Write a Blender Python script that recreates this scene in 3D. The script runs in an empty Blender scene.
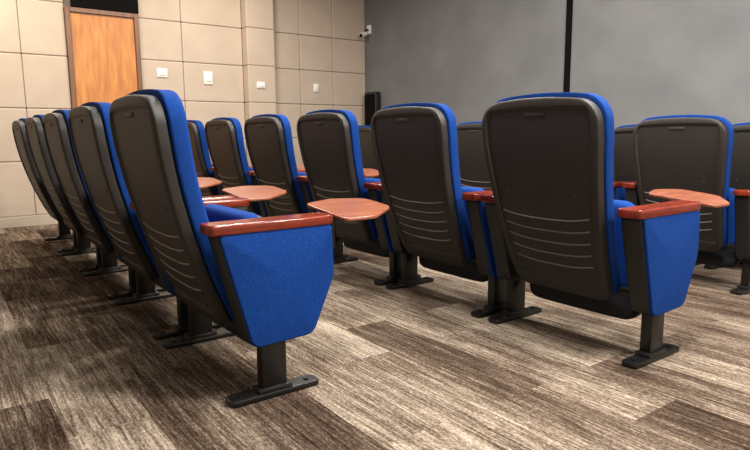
import bpy, bmesh, math, random
from mathutils import Vector, Matrix
random.seed(4)
C = bpy.context.scene.collection
PI = math.pi
h = 0.84                      # camera height, all measures were taken relative to it
W = 7.9 * h                   # beige wall at x = -W
FY = 5.6 * h                  # grey wall at y = FY
CEIL = 2.95
RK0, RK = 2.95*h, .05         # the floor falls gently towards the grey wall beyond the second row
def fz(y): return -RK*max(0, y-RK0)

# ------------------------------------------------------------------ camera
PITCH = math.radians(8.44); YAW = math.radians(53.9); FPX = 600.0; ROLL = math.radians(-.45)
cd = bpy.data.cameras.new('camera'); cam = bpy.data.objects.new('camera', cd); C.objects.link(cam)
M3 = Matrix.Rotation(YAW, 3, 'Z') @ Matrix.Rotation(PI/2-PITCH, 3, 'X') @ Matrix.Rotation(ROLL, 3, 'Z')
cam.location = (0, 0, h); cam.rotation_euler = M3.to_euler()
cd.lens = FPX/750*36; cd.sensor_width = 36; cd.clip_start = 0.02
bpy.context.scene.camera = cam
def ray(u, v): return M3 @ Vector(((u-375)/FPX, (225-v)/FPX, -1))
def wp(u, v):                 # measured point on the beige wall
    d = ray(u, v); t = -W/d.x; return Vector((-W, d.y*t, h+d.z*t))
def fp(u, v):                 # measured point on the grey wall
    d = ray(u, v); t = FY/d.y; return Vector((d.x*t, FY, h+d.z*t))

# ------------------------------------------------------------------ materials
def srgb(r, g, b):
    f = lambda c: (c/255/12.92) if c/255 <= .04045 else ((c/255+.055)/1.055)**2.4
    return (f(r), f(g), f(b), 1)
def mat(name, col, rough=.5, metal=0, spec=.5):
    m = bpy.data.materials.new(name); m.use_nodes = True
    b = m.node_tree.nodes['Principled BSDF']
    b.inputs['Base Color'].default_value = col; b.inputs['Roughness'].default_value = rough
    b.inputs['Metallic'].default_value = metal; b.inputs['Specular IOR Level'].default_value = spec
    return m, m.node_tree, b
def N(nt, t, **kw):
    n = nt.nodes.new(t)
    for k, v in kw.items(): setattr(n, k, v)
    return n
def ramp(nt, stops, src):
    r = N(nt, 'ShaderNodeValToRGB')
    while len(r.color_ramp.elements) < len(stops): r.color_ramp.elements.new(.5)
    for e, (p, c) in zip(r.color_ramp.elements, stops): e.position = p; e.color = c
    nt.links.new(src, r.inputs[0]); return r
def noise(nt, scale, vec_scale=(1,1,1), detail=3, rough=.5, extra=None):
    tc = N(nt, 'ShaderNodeTexCoord'); mp = N(nt, 'ShaderNodeMapping'); mp.inputs['Scale'].default_value = vec_scale
    nt.links.new(tc.outputs['Object'], mp.inputs[0])
    n = N(nt, 'ShaderNodeTexNoise'); n.inputs['Scale'].default_value = scale
    n.inputs['Detail'].default_value = detail; n.inputs['Roughness'].default_value = rough
    nt.links.new(mp.outputs[0], n.inputs['Vector']); return n
def bump(nt, b, src, strength, dist=.002):
    bp = N(nt, 'ShaderNodeBump'); bp.inputs['Strength'].default_value = strength; bp.inputs['Distance'].default_value = dist
    nt.links.new(src, bp.inputs['Height']); nt.links.new(bp.outputs[0], b.inputs['Normal'])
def noisy(name, c1, c2, scale, rough, bscale=None, bstr=.3, vs=(1,1,1), spec=.5, bdist=.002, lo=.3, hi=.7):
    m, nt, b = mat(name, c1, rough, 0, spec)
    n = noise(nt, scale, vs); r = ramp(nt, [(lo, c1), (hi, c2)], n.outputs[0])
    nt.links.new(r.outputs[0], b.inputs['Base Color'])
    if bscale:
        n2 = noise(nt, bscale, vs, 2); bump(nt, b, n2.outputs[0], bstr, bdist)
    return m
blue = noisy('blue_fabric', srgb(5,37,94), srgb(20,63,136), 340, .9, 420, .6, spec=.12, bdist=.0014)
navy = noisy('black_seat_underside', srgb(12,13,18), srgb(18,20,27), 200, .6, 500, .3, spec=.35)
plastic = noisy('black_plastic', srgb(25,21,19), srgb(40,35,31), 260, .48, 380, .6, spec=.42)
ribm = mat('plastic_rib_highlight', srgb(98,91,82), .45)[0]  # same black plastic, colour lightened to paint in light caught by the raised ribs
casing = noisy('black_casing', srgb(17,16,17), srgb(24,23,23), 40, .45, 600, .3)
metal = noisy('black_powdercoat', srgb(11,11,12), srgb(16,15,15), 50, .35, 400, .15)
wood = noisy('red_brown_wood', srgb(90,28,16), srgb(126,46,28), 9, .16, vs=(6,1,6))
tabwood = noisy('tablet_wood', srgb(112,62,44), srgb(138,82,60), 8, .26, vs=(6,1,6))
doorwood = noisy('door_wood', srgb(170,102,38), srgb(200,132,60), 5, .45, vs=(5,5,.8))
framewood = noisy('frame_wood', srgb(98,62,38), srgb(122,80,50), 4, .4, vs=(5,5,.6))
panelm = noisy('beige_wall_panel', srgb(184,167,151), srgb(190,174,158), 5, .8, 300, .12, spec=.2)
groove = mat('panel_groove', srgb(116,102,92), .9)[0]
greym = noisy('grey_plaster', srgb(104,104,105), srgb(117,117,117), 2.4, .85, 40, .12, spec=.2)
dark = mat('dark_trim', srgb(6,6,6), .8, 0, .1)[0]
white = mat('white_plastic', srgb(232,230,224), .35)[0]
ceilm = noisy('ceiling_paint', srgb(130,126,120), srgb(138,134,128), 4, .9)
basem = mat('baseboard_beige', srgb(188,176,160), .5)[0]
lens = mat('camera_glass', srgb(8,8,10), .08)[0]

def carpet():
    m, nt, b = mat('streaked_carpet', (1,1,1,1), 1.0, 0, 0.0)
    L = nt.links.new
    tc = N(nt, 'ShaderNodeTexCoord')
    br = N(nt, 'ShaderNodeTexBrick'); br.offset = .37; br.offset_frequency = 2
    br.inputs['Color1'].default_value = (0,0,0,1); br.inputs['Color2'].default_value = (1,1,1,1)
    br.inputs['Mortar'].default_value = (.4,.4,.4,1)
    br.inputs['Scale'].default_value = 1; br.inputs['Mortar Size'].default_value = 0.0
    br.inputs['Brick Width'].default_value = .9; br.inputs['Row Height'].default_value = .23
    L(tc.outputs['Object'], br.inputs['Vector'])
    sc = N(nt, 'ShaderNodeVectorMath', operation='SCALE'); sc.inputs['Scale'].default_value = 37.0
    L(br.outputs['Color'], sc.inputs[0])
    ad = N(nt, 'ShaderNodeVectorMath', operation='ADD'); L(tc.outputs['Object'], ad.inputs[0]); L(sc.outputs[0], ad.inputs[1])
    def nz(vs, s, d, r=.55, src=None):
        mp = N(nt, 'ShaderNodeMapping'); mp.inputs['Scale'].default_value = vs; L(src or ad.outputs[0], mp.inputs[0])
        n = N(nt, 'ShaderNodeTexNoise'); n.inputs['Scale'].default_value = s; n.inputs['Detail'].default_value = d
        n.inputs['Roughness'].default_value = r; L(mp.outputs[0], n.inputs['Vector']); return n
    n1 = nz((5.0, 120, 1), 1.0, 5, .76)                          # fine broken streaks along the row
    n2 = nz((1.8, 6, 1), 1.0, 3, .5)                             # broad soft patches
    n3 = nz((80, 170, 1), 1.0, 3, .75)                           # yarn breakup
    n4 = nz((2.4, 34, 1), 1.0, 3, .6)                            # medium bands inside a plank
    def mul(a, k):
        q = N(nt, 'ShaderNodeMath', operation='MULTIPLY'); L(a, q.inputs[0]); q.inputs[1].default_value = k; return q.outputs[0]
    def add(a, c):
        q = N(nt, 'ShaderNodeMath', operation='ADD'); L(a, q.inputs[0]); L(c, q.inputs[1]); return q.outputs[0]
    bw = N(nt, 'ShaderNodeRGBToBW'); L(br.outputs['Color'], bw.inputs[0])
    v = add(add(add(mul(n1.outputs[0], .58), mul(n2.outputs[0], .20)), add(mul(n3.outputs[0], .42), mul(bw.outputs[0], .15))), mul(n4.outputs[0], .20))
    r = ramp(nt, [(.63, srgb(41,31,25)), (.75, srgb(80,67,57)), (.84, srgb(122,109,96)), (.96, srgb(174,161,145))], v)
    L(r.outputs[0], b.inputs['Base Color'])
    bump(nt, b, n3.outputs[0], .5, .003)
    return m
carpetm = carpet()

# ------------------------------------------------------------------ mesh helpers
def box(bm, x0, x1, y0, y1, z0, z1, bev=0, seg=2):
    r = bmesh.ops.create_cube(bm, size=1)
    vs = r['verts']
    for v in vs:
        v.co = Vector(((x0+x1)/2+v.co.x*(x1-x0), (y0+y1)/2+v.co.y*(y1-y0), (z0+z1)/2+v.co.z*(z1-z0)))
    if bev:
        es = list({e for v in vs for e in v.link_edges})
        bmesh.ops.bevel(bm, geom=es, offset=bev, segments=seg, affect='EDGES', profile=.5)
def prism(bm, poly, a0, a1, axis='z', bev=0, seg=3):
    def P(p, a): return (a, p[0], p[1]) if axis == 'x' else (p[0], p[1], a)
    lo = [bm.verts.new(P(p, a0)) for p in poly]; hi = [bm.verts.new(P(p, a1)) for p in poly]
    n = len(poly); fs = [bm.faces.new(lo[::-1]), bm.faces.new(hi)]
    es = list(fs[0].edges) + list(fs[1].edges)
    for i in range(n): fs.append(bm.faces.new((lo[i], lo[(i+1) % n], hi[(i+1) % n], hi[i])))
    bmesh.ops.recalc_face_normals(bm, faces=fs)
    if bev: bmesh.ops.bevel(bm, geom=es, offset=bev, segments=seg, affect='EDGES', profile=.5)
def soft_slab(bm, poly, x0, x1, bev, seg=4, dome=.003):
    # convex padded slab: rounded rims built as shrinking rings about the centre, closed by triangle fans
    n = len(poly); cy = sum(p[0] for p in poly)/n; cz = sum(p[1] for p in poly)/n
    def ring(inset, x):
        out = []
        for p in poly:
            d = Vector((p[0]-cy, p[1]-cz)); l = d.length
            d = d*((l-inset)/l); out.append(bm.verts.new((x, cy+d.x, cz+d.y)))
        return out
    rings = []
    for k in range(seg+1):
        a = PI/2*k/seg; rings.append(ring(bev*(1-math.sin(a)), x0+bev*(1-math.cos(a))))
    for k in range(seg+1):
        a = PI/2*k/seg; rings.append(ring(bev*(1-math.cos(a)), x1-bev*(1-math.sin(a))))
    for a, b in zip(rings, rings[1:]):
        for i in range(n): bm.faces.new((a[i], a[(i+1) % n], b[(i+1) % n], b[i]))
    for rg, x in ((rings[0], x0), (rings[-1], x1)):
        c = bm.verts.new((x, cy, cz))
        for i in range(n): bm.faces.new((rg[i], rg[(i+1) % n], c))
def rounded(poly, rad, seg=6):          # rounds the corners of a polygon
    out = []; n = len(poly)
    for i in range(n):
        p = Vector(poly[i]); a = Vector(poly[i-1]); b = Vector(poly[(i+1) % n])
        r = rad[i] if isinstance(rad, (list, tuple)) else rad
        da, db = (a-p).normalized(), (b-p).normalized()
        ang = da.angle(db); t = min(r/math.tan(ang/2), (a-p).length*.49, (b-p).length*.49)
        p0, p1 = p+da*t, p+db*t
        for k in range(seg+1):
            s = k/seg; out.append(tuple(p0*(1-s)**2 + p*2*s*(1-s) + p1*s*s))
    return out
def tube(bm, pts, r, n=8, caps=True, mi=0):
    rings = []
    for i, p in enumerate(pts):
        p = Vector(p); d = (Vector(pts[min(i+1, len(pts)-1)])-Vector(pts[max(i-1, 0)])).normalized()
        u = d.orthogonal().normalized() if i == 0 else (u-d*u.dot(d)).normalized()
        w = d.cross(u)
        rings.append([bm.verts.new(p+(u*math.cos(2*PI*k/n)+w*math.sin(2*PI*k/n))*r) for k in range(n)])
    for a, b in zip(rings, rings[1:]):
        for k in range(n): bm.faces.new((a[k], a[(k+1) % n], b[(k+1) % n], b[k])).material_index = mi
    if caps: bm.faces.new(rings[0][::-1]).material_index = mi; bm.faces.new(rings[-1]).material_index = mi
def obj(name, bm, m, parent=None, smooth=True, angle=40):
    bmesh.ops.recalc_face_normals(bm, faces=bm.faces)
    me = bpy.data.meshes.new(name); bm.to_mesh(me); bm.free()
    for q in (m if isinstance(m, list) else [m]): me.materials.append(q)
    if smooth:
        me.shade_smooth(); me.set_sharp_from_angle(angle=math.radians(angle))
        for pl_ in me.polygons:            # large flat caps stay flat
            if pl_.loop_total > 6: pl_.use_smooth = False
    o = bpy.data.objects.new(name, me); C.objects.link(o)
    if parent: o.parent = parent
    return o
def struct(name, bm, m, **kw):
    o = obj(name, bm, m, **kw); o['kind'] = 'structure'; return o
def tag(o, label, cat, group=None):
    o['label'] = label; o['category'] = cat
    if group: o['group'] = group
    return o
def empty(name, loc=(0,0,0), rz=0):
    o = bpy.data.objects.new(name, None); C.objects.link(o); o.location = loc; o.rotation_euler = (0,0,rz)
    o.empty_display_size = .1; return o

# ------------------------------------------------------------------ room
RX, BY = 3.2, -3.4
bm = bmesh.new()
prism(bm, [(BY-.1, -.2), (FY+.3, -.3), (FY+.3, fz(FY+.3)), (RK0, 0), (BY-.1, 0)], -W-.3, RX+.1, 'x')
struct('floor', bm, carpetm, smooth=False)
bm = bmesh.new(); box(bm, -W-.3, RX+.1, BY-.1, FY+.3, CEIL, CEIL+.1); struct('ceiling', bm, ceilm, smooth=False)
bm = bmesh.new(); box(bm, -W-.02, RX, FY, FY+.15, -.15, CEIL); struct('wall_front', bm, greym, smooth=False)
bm = bmesh.new(); box(bm, RX, RX+.1, BY, FY, -.15, CEIL); struct('wall_right', bm, panelm, smooth=False)
bm = bmesh.new(); box(bm, -W, RX, BY-.1, BY, 0, CEIL); struct('wall_back', bm, panelm, smooth=False)

dl, dr = wp(73, 60).y, wp(136, 60).y; dtop = wp(100, 15).z
FT = .045
pil0, pil1 = wp(243, 60).y, wp(270, 60).y
zrows = [0.10, .49*h, .98*h, 1.47*h, 1.965*h, 2.46*h, CEIL-.01]
zleft = [0.10, .74*h, 1.34*h, 1.94*h, 2.54*h, CEIL-.01]
left_edges = [wp(22, 60).y]
while left_edges[-1] > BY: left_edges.append(left_edges[-1]-.6*h)
ye = sorted(left_edges) + [dl-FT]
right = [dr+FT, wp(183, 60).y, pil0]
r2 = [pil1, wp(300, 60).y, wp(333, 60).y, FY]
bm = bmesh.new()
box(bm, -W-.2, -W-.022, BY, FY, -.15, CEIL)
obj_wall = struct('wall_left', bm, groove, smooth=False)
bm = bmesh.new(); G = .0012
def panels(bm, edges, x, zs, t=.02):
    for a, b in zip(edges, edges[1:]):
        for c, d in zip(zs, zs[1:]):
            y0, y1 = max(a, BY)+G, b-G
            if y1-y0 > .03: box(bm, x-t-.002, x, y0, y1, c+G, d-G, .012, 4)
panels(bm, ye, -W, zleft); panels(bm, right, -W, zrows); panels(bm, r2, -W, zrows)
panels(bm, [dl-FT, dr+FT], -W, [dtop+.42, CEIL-.01])
p = obj('wall_panel', bm, panelm, obj_wall, smooth=False)
bm = bmesh.new(); PX = -W+.13
box(bm, -W-.02, PX-.022, pil0+.004, pil1-.004, 0, CEIL)
pl = struct('trim_1', bm, groove, smooth=False)
bm = bmesh.new(); 
for c, d in zip(zrows, zrows[1:]): box(bm, -W-.01, PX, pil0, pil1, c+G, d-G, .010, 4)
obj('wall_panel', bm, panelm, pl, smooth=False)
# door
bm = bmesh.new(); box(bm, -W-.03, -W+.005, dl, dr, .01, dtop, .003)
door = struct('door_1', bm, doorwood, smooth=False)
bm = bmesh.new(); tube(bm, [(-W+.005, dr-.06, .95), (-W+.05, dr-.06, .95), (-W+.055, dr-.065, .95), (-W+.055, dr-.16, .95)], .008)
obj('door_handle', bm, mat('brushed_steel', srgb(150,148,144), .3, 1)[0], door)
bm = bmesh.new()
box(bm, -W-.03, -W+.025, dl-FT, dl, 0, dtop+FT, .004); box(bm, -W-.03, -W+.025, dr, dr+FT, 0, dtop+FT, .004)
box(bm, -W-.03, -W+.025, dl, dr, dtop, dtop+FT, .004)
struct('trim_2', bm, framewood, smooth=False)
bm = bmesh.new(); box(bm, -W-.03, -W+.03, dl+.02, dr+.05, dtop+FT+.005, dtop+.40, .004); struct('trim_3', bm, dark, smooth=False)
# baseboards
bm = bmesh.new(); box(bm, -W-.03, -W+.012, BY, dl-FT-.002, 0, .1, .003); box(bm, -W-.03, -W+.012, dr+FT+.002, FY, -.12, .1, .003)
struct('baseboard_left', bm, basem, smooth=False)
bm = bmesh.new(); box(bm, -W, RX, FY-.012, FY, -.12, .03, .003); struct('baseboard_front', bm, dark, smooth=False)
# dark vertical joint strip on the grey wall
s = fp(569, 40).x
bm = bmesh.new(); box(bm, s-.028, s+.028, FY-.02, FY+.01, -.12, CEIL, .003); struct('trim_4', bm, dark, smooth=False)

# switches
def plate(u, v, w, hh, label, cat, off=0):
    q = wp(u, v); x = -W+off
    bm = bmesh.new(); box(bm, x-.002, x+.012, q.y-w/2, q.y+w/2, q.z-hh/2, q.z+hh/2, .004)
    o = obj('wall_switch', bm, white); tag(o, label, cat)
    bm = bmesh.new(); box(bm, x+.01, x+.018, q.y-w*.3, q.y+w*.3, q.z-hh*.28, q.z+hh*.28, .002)
    obj('rocker', bm, white, o)
    return o
plate(162, 73, .11, .09, 'small white wall switch nearest the wooden door', 'light switch')
plate(208, 78, .10, .14, 'taller white switch plate between the door-side switch and the pilaster', 'light switch')
plate(256, 86, .10, .07, 'white switch plate fixed on the projecting pilaster', 'light switch', .13)
plate(316, 88, .07, .10, 'white switch plate nearest the grey wall, right of the pilaster', 'light switch')

# security camera in the corner
q = fp(368, 33)
sc = empty('security_camera', (-W+.10, FY-.001, q.z)); tag(sc, 'small white security camera on a bracket high in the wall corner', 'security camera')
bm = bmesh.new(); box(bm, -.04, .04, -.02, .004, -.02, .09, .006); obj('bracket', bm, white, sc)
bm = bmesh.new(); tube(bm, [(0,-.015,.03), (0,-.05,.03), (0,-.07,.0)], .012); obj('arm', bm, dark, sc)
bm = bmesh.new(); tube(bm, [(-.02,-.05,-.015), (.01,-.14,-.05)], .032, 16); obj('housing', bm, white, sc)
bm = bmesh.new(); tube(bm, [(.0095,-.138,-.0495), (.0115,-.146,-.0525)], .025, 16); obj('lens', bm, lens, sc)
# black speaker cabinet at corner
q = fp(384, 94)
sp = empty('speaker_cabinet', (-W+.23, FY-.06, fz(FY-.06))); tag(sp, 'tall black floor speaker standing in the corner by the grey wall', 'speaker')
bm = bmesh.new(); box(bm, -.12, .12, -.04, .045, 0, q.z+.14, .01); obj('cabinet', bm, casing, sp)
bm = bmesh.new(); box(bm, -.11, .11, -.048, -.038, .05, q.z+.11, .004); obj('grille', bm, dark, sp)

# ------------------------------------------------------------------ the chair
ZB, ZT = .21, .975
def yc(z):
    q = (z-.21)/.77; return -.085 - .385*q + .175*q*q
def halfw(z, zb, zt, wb, wt, rb, rt):
    q = (z-zb)/(zt-zb); w = wb+(wt-wb)*min(1, q*1.25)
    if z > zt-rt: w = w-rt+rt*math.sqrt(max(0, 1-((z-zt+rt)/rt)**2))
    if z < zb+rb: w = w-rb+rb*math.sqrt(max(0, 1-((zb+rb-z)/rb)**2))
    return w
def sup(a, n): return max(0, 1-abs(a)**n)**(1/n)
def pad(bm, zb, zt, wb, wt, rb, rt, yfun, rear, front, nt=6, ns=10, R=44, K=36, arch=0, rearn=None, det=None):
    for side, th in ((0, rear), (1, front)):
        n_ = (rearn if (rearn and side == 0) else nt)
        g = []
        for i in range(R+1):
            s = math.sin(PI/2*(-1+2*i/R)); z = (zb+zt)/2+(zt-zb)/2*s; w = halfw(z, zb, zt, wb, wt, rb, rt); row = []
            for j in range(K+1):
                t = math.sin(PI/2*(-1+2*j/K)); e = sup(t, n_)*sup(s, ns)
                zz = z-arch*t*t*max(0, (z-zb)/(zt-zb))**3
                off = th*e*(-1 if side == 0 else 1)
                if det and side == 0: off += det(t*w, z, w)
                row.append(bm.verts.new((t*w, yfun(z)+off, zz)))
            g.append(row)
        for i in range(R):
            for j in range(K): bm.faces.new((g[i][j], g[i][j+1], g[i+1][j+1], g[i+1][j]))
    bmesh.ops.remove_doubles(bm, verts=bm.verts, dist=.0004)
SW_B, SW_T, SR_B, SR_T = .218, .268, .05, .094
REAR = .030; RN = 8
def ss(a, b, x):
    t = min(1, max(0, (x-a)/(b-a))); return t*t*(3-2*t)
def shell_det(x, z, w):
    # shallow recessed field on the back of the shell
    wi = w-.026
    d = min(ss(0, .005, wi-abs(x)), ss(0, .007, ZT-.036-z), ss(0, .02, z-(ZB+.05)))
    return .009*d
def rear_y(x, z):
    w = halfw(z, ZB, ZT, SW_B, SW_T, SR_B, SR_T); s = (z-(ZB+ZT)/2)/((ZT-ZB)/2)
    return yc(z)-REAR*sup(x/w, RN)*sup(s, 12)+shell_det(x, z, w)

def rounded_rect(x0, x1, y0, y1, r): return rounded([(x0,y0),(x1,y0),(x1,y1),(x0,y1)], r)

def make_chair():
    root = empty('auditorium_chair')
    bm = bmesh.new()
    pad(bm, ZB, ZT, SW_B, SW_T, SR_B, SR_T, yc, REAR, .014, 14, 12, 84, 100, arch=.010, rearn=RN, det=shell_det)
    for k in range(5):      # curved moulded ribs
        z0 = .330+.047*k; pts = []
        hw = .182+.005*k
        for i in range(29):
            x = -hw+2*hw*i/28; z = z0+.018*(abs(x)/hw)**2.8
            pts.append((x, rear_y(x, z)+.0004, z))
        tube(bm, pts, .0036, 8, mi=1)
    yt = rear_y(0, ZT-.07)    # small moulded tab under the top rim
    box(bm, -.045, .045, yt-.004, yt+.006, ZT-.070, ZT-.054, .003)
    for sx in (-1, 1):
        for z in (.29, .62): tube(bm, [(sx*.155, rear_y(sx*.155, z)+.004, z), (sx*.155, rear_y(sx*.155, z)-.002, z)], .007, 10)
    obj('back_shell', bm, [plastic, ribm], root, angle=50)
    bm = bmesh.new()
    pad(bm, ZB+.01, ZT+.018, SW_B+.005, SW_T+.007, SR_B, SR_T+.008, lambda z: yc(z)+.026, .012, .060, 6, 12, 40, 36, arch=.010, rearn=5)
    obj('back_cushion', bm, blue, root, angle=60)
    # folded seat
    bm = bmesh.new()
    ys = lambda z: .055-.07*(z-.16)
    pad(bm, .21, .585, .250, .245, .05, .07, ys, .062, .004, 5, 6, 30, 28)
    obj('seat_cushion', bm, blue, root, angle=60)
    bm = bmesh.new()
    pad(bm, .12, .575, .268, .244, .06, .07, lambda z: ys(z)+.004-.03*max(0, (.22-z)/.1), .055, .04, 5, 6, 24, 24)
    obj('seat_pan', bm, navy, root, angle=60)
    bm = bmesh.new(); tube(bm, [(-.30, -.05, .25), (.30, -.05, .25)], .018, 12); obj('support_bar', bm, metal, root)
    prof = rounded([(-.185,.554),(.214,.554),(.218,.38),(.134,.195),(-.084,.188)], [.016,.016,.12,.045,.04], 10)
    prof2 = rounded([(-.178,.552),(.216,.552),(.223,.38),(.137,.190),(-.080,.182)], [.016,.016,.12,.045,.04], 10)
    for sx in (1, -1):
        cx = sx*.33
        bm = bmesh.new()
        if sx > 0: soft_slab(bm, prof, cx-.043, cx+.034, .007)
        else: soft_slab(bm, prof, cx-.034, cx+.043, .007)
        sp_ = obj('side_panel', bm, casing, root, angle=35)
        bm = bmesh.new(); a, b_ = sorted((cx+sx*.024, cx+sx*.045)); soft_slab(bm, prof2, a, b_, .008)
        obj('fabric_cover', bm, blue, sp_, angle=35)
        bm = bmesh.new(); prism(bm, rounded_rect(cx-.048, cx+.048, -.205, .229, [.02,.02,.035,.035]), .551, .583, 'z', .006, 3)
        obj('armrest', bm, wood, root, angle=50)
        bm = bmesh.new(); box(bm, cx-.022, cx+.022, -.043, .043, .012, .24, .003)
        lg = obj('leg', bm, metal, root)
        bm = bmesh.new(); prism(bm, rounded_rect(cx-.032, cx+.032, -.155, .165, .022), 0, .020, 'z', .004, 2)
        box(bm, cx-.030, cx+.030, -.060, .060, .014, .036, .004)
        for yy in (-.115, .125): tube(bm, [(cx, yy, .018), (cx, yy, .025)], .010, 10)
        obj('foot', bm, metal, lg)
    return root
def add_tablet(root):
    tilt = lambda x: (.25-x)*.10
    bm = bmesh.new()
    poly = rounded([(.412,.244),(.412,.37),(.30,.52),(.13,.52),(.095,.38),(.14,.244)], [.03,.06,.07,.06,.06,.05], 8)
    prism(bm, poly, .576, .588, 'z', .003, 2)
    for v in bm.verts: v.co.z += tilt(v.co.x)
    t = obj('writing_tablet', bm, tabwood, root, angle=50)
    bm = bmesh.new(); box(bm, .24, .34, .236, .36, .556, .578, .004)
    for v in bm.verts: v.co.z += tilt(v.co.x)
    tube(bm, [(.33,.242,.46),(.33,.242,.566)], .012, 12)
    obj('tablet_hinge', bm, metal, t)
def copy_tree(o, parent=None, skip=()):
    c = o.copy(); C.objects.link(c)
    c.parent = parent
    for ch in list(o.children):
        if ch.name.split('.')[0] in skip: continue
        copy_tree(ch, c, skip)
    return c

proto = make_chair(); add_tablet(proto)
rows = [
  ('nearest row', -2.442*h, .99*h, 5, (), .955*h),
  ('second row', -1.752*h, 2.52*h, 6, (), .920*h),
  ('third row', -2.12*h, 4.40*h, 6, ('writing_tablet',), .955*h),
  ('fourth row', -1.90*h, 5.24*h, 6, ('writing_tablet',), .955*h),
]
ordn = ['at the open aisle end', 'second from the aisle end', 'third from the aisle end', 'fourth from the aisle end', 'fifth from the aisle end', 'sixth from the aisle end']
first = True
for rn, x0, y0, n, skip, P in rows:
    for i in range(n):
        if first: c = proto; first = False
        else: c = copy_tree(proto, None, skip)
        c.location = (x0-i*P, y0, fz(y0)+(.002 if y0 > RK0 else 0))
        if y0 > RK0: c.rotation_euler = (-math.atan(RK), 0, 0)
        place = ordn[i] if i < n-1 else 'at the beige wall end'
        tag(c, f'blue and black tip-up auditorium chair, {place} of the {rn}', 'chair', 'tip-up auditorium chairs in rows')

# ------------------------------------------------------------------ lights
def area(x, y, e, s=.4, col=(1,.96,.89)):
    l = bpy.data.lights.new('ceiling_lamp', 'AREA'); l.shape = 'RECTANGLE'; l.size = s; l.size_y = s; l.energy = e; l.color = col
    o = bpy.data.objects.new('ceiling_lamp', l); C.objects.link(o); o.location = (x, y, CEIL-.03)
for x, y, e in ((-3.4,1.9,104),(-3.2,3.2,34),(-1.2,3.0,115),(.6,2.6,160),(2.2,3.2,100),(-.8,1.3,120),(-3.4,-1.6,8),(-.8,-2.0,22),(1.6,0,38)):
    area(x, y, e)
for x, y, e in ((-5.6,.4,54),(-5.5,2.4,46)): area(x, y, e, .4, (1,.91,.77))
area(-6.2, .0, 20, .3, (1,.85,.64))
w = bpy.data.worlds.new('world'); bpy.context.scene.world = w; w.use_nodes = True
w.node_tree.nodes['Background'].inputs[0].default_value = (.5,.5,.5,1); w.node_tree.nodes['Background'].inputs[1].default_value = .3
bpy.context.scene.view_settings.view_transform = 'Standard'
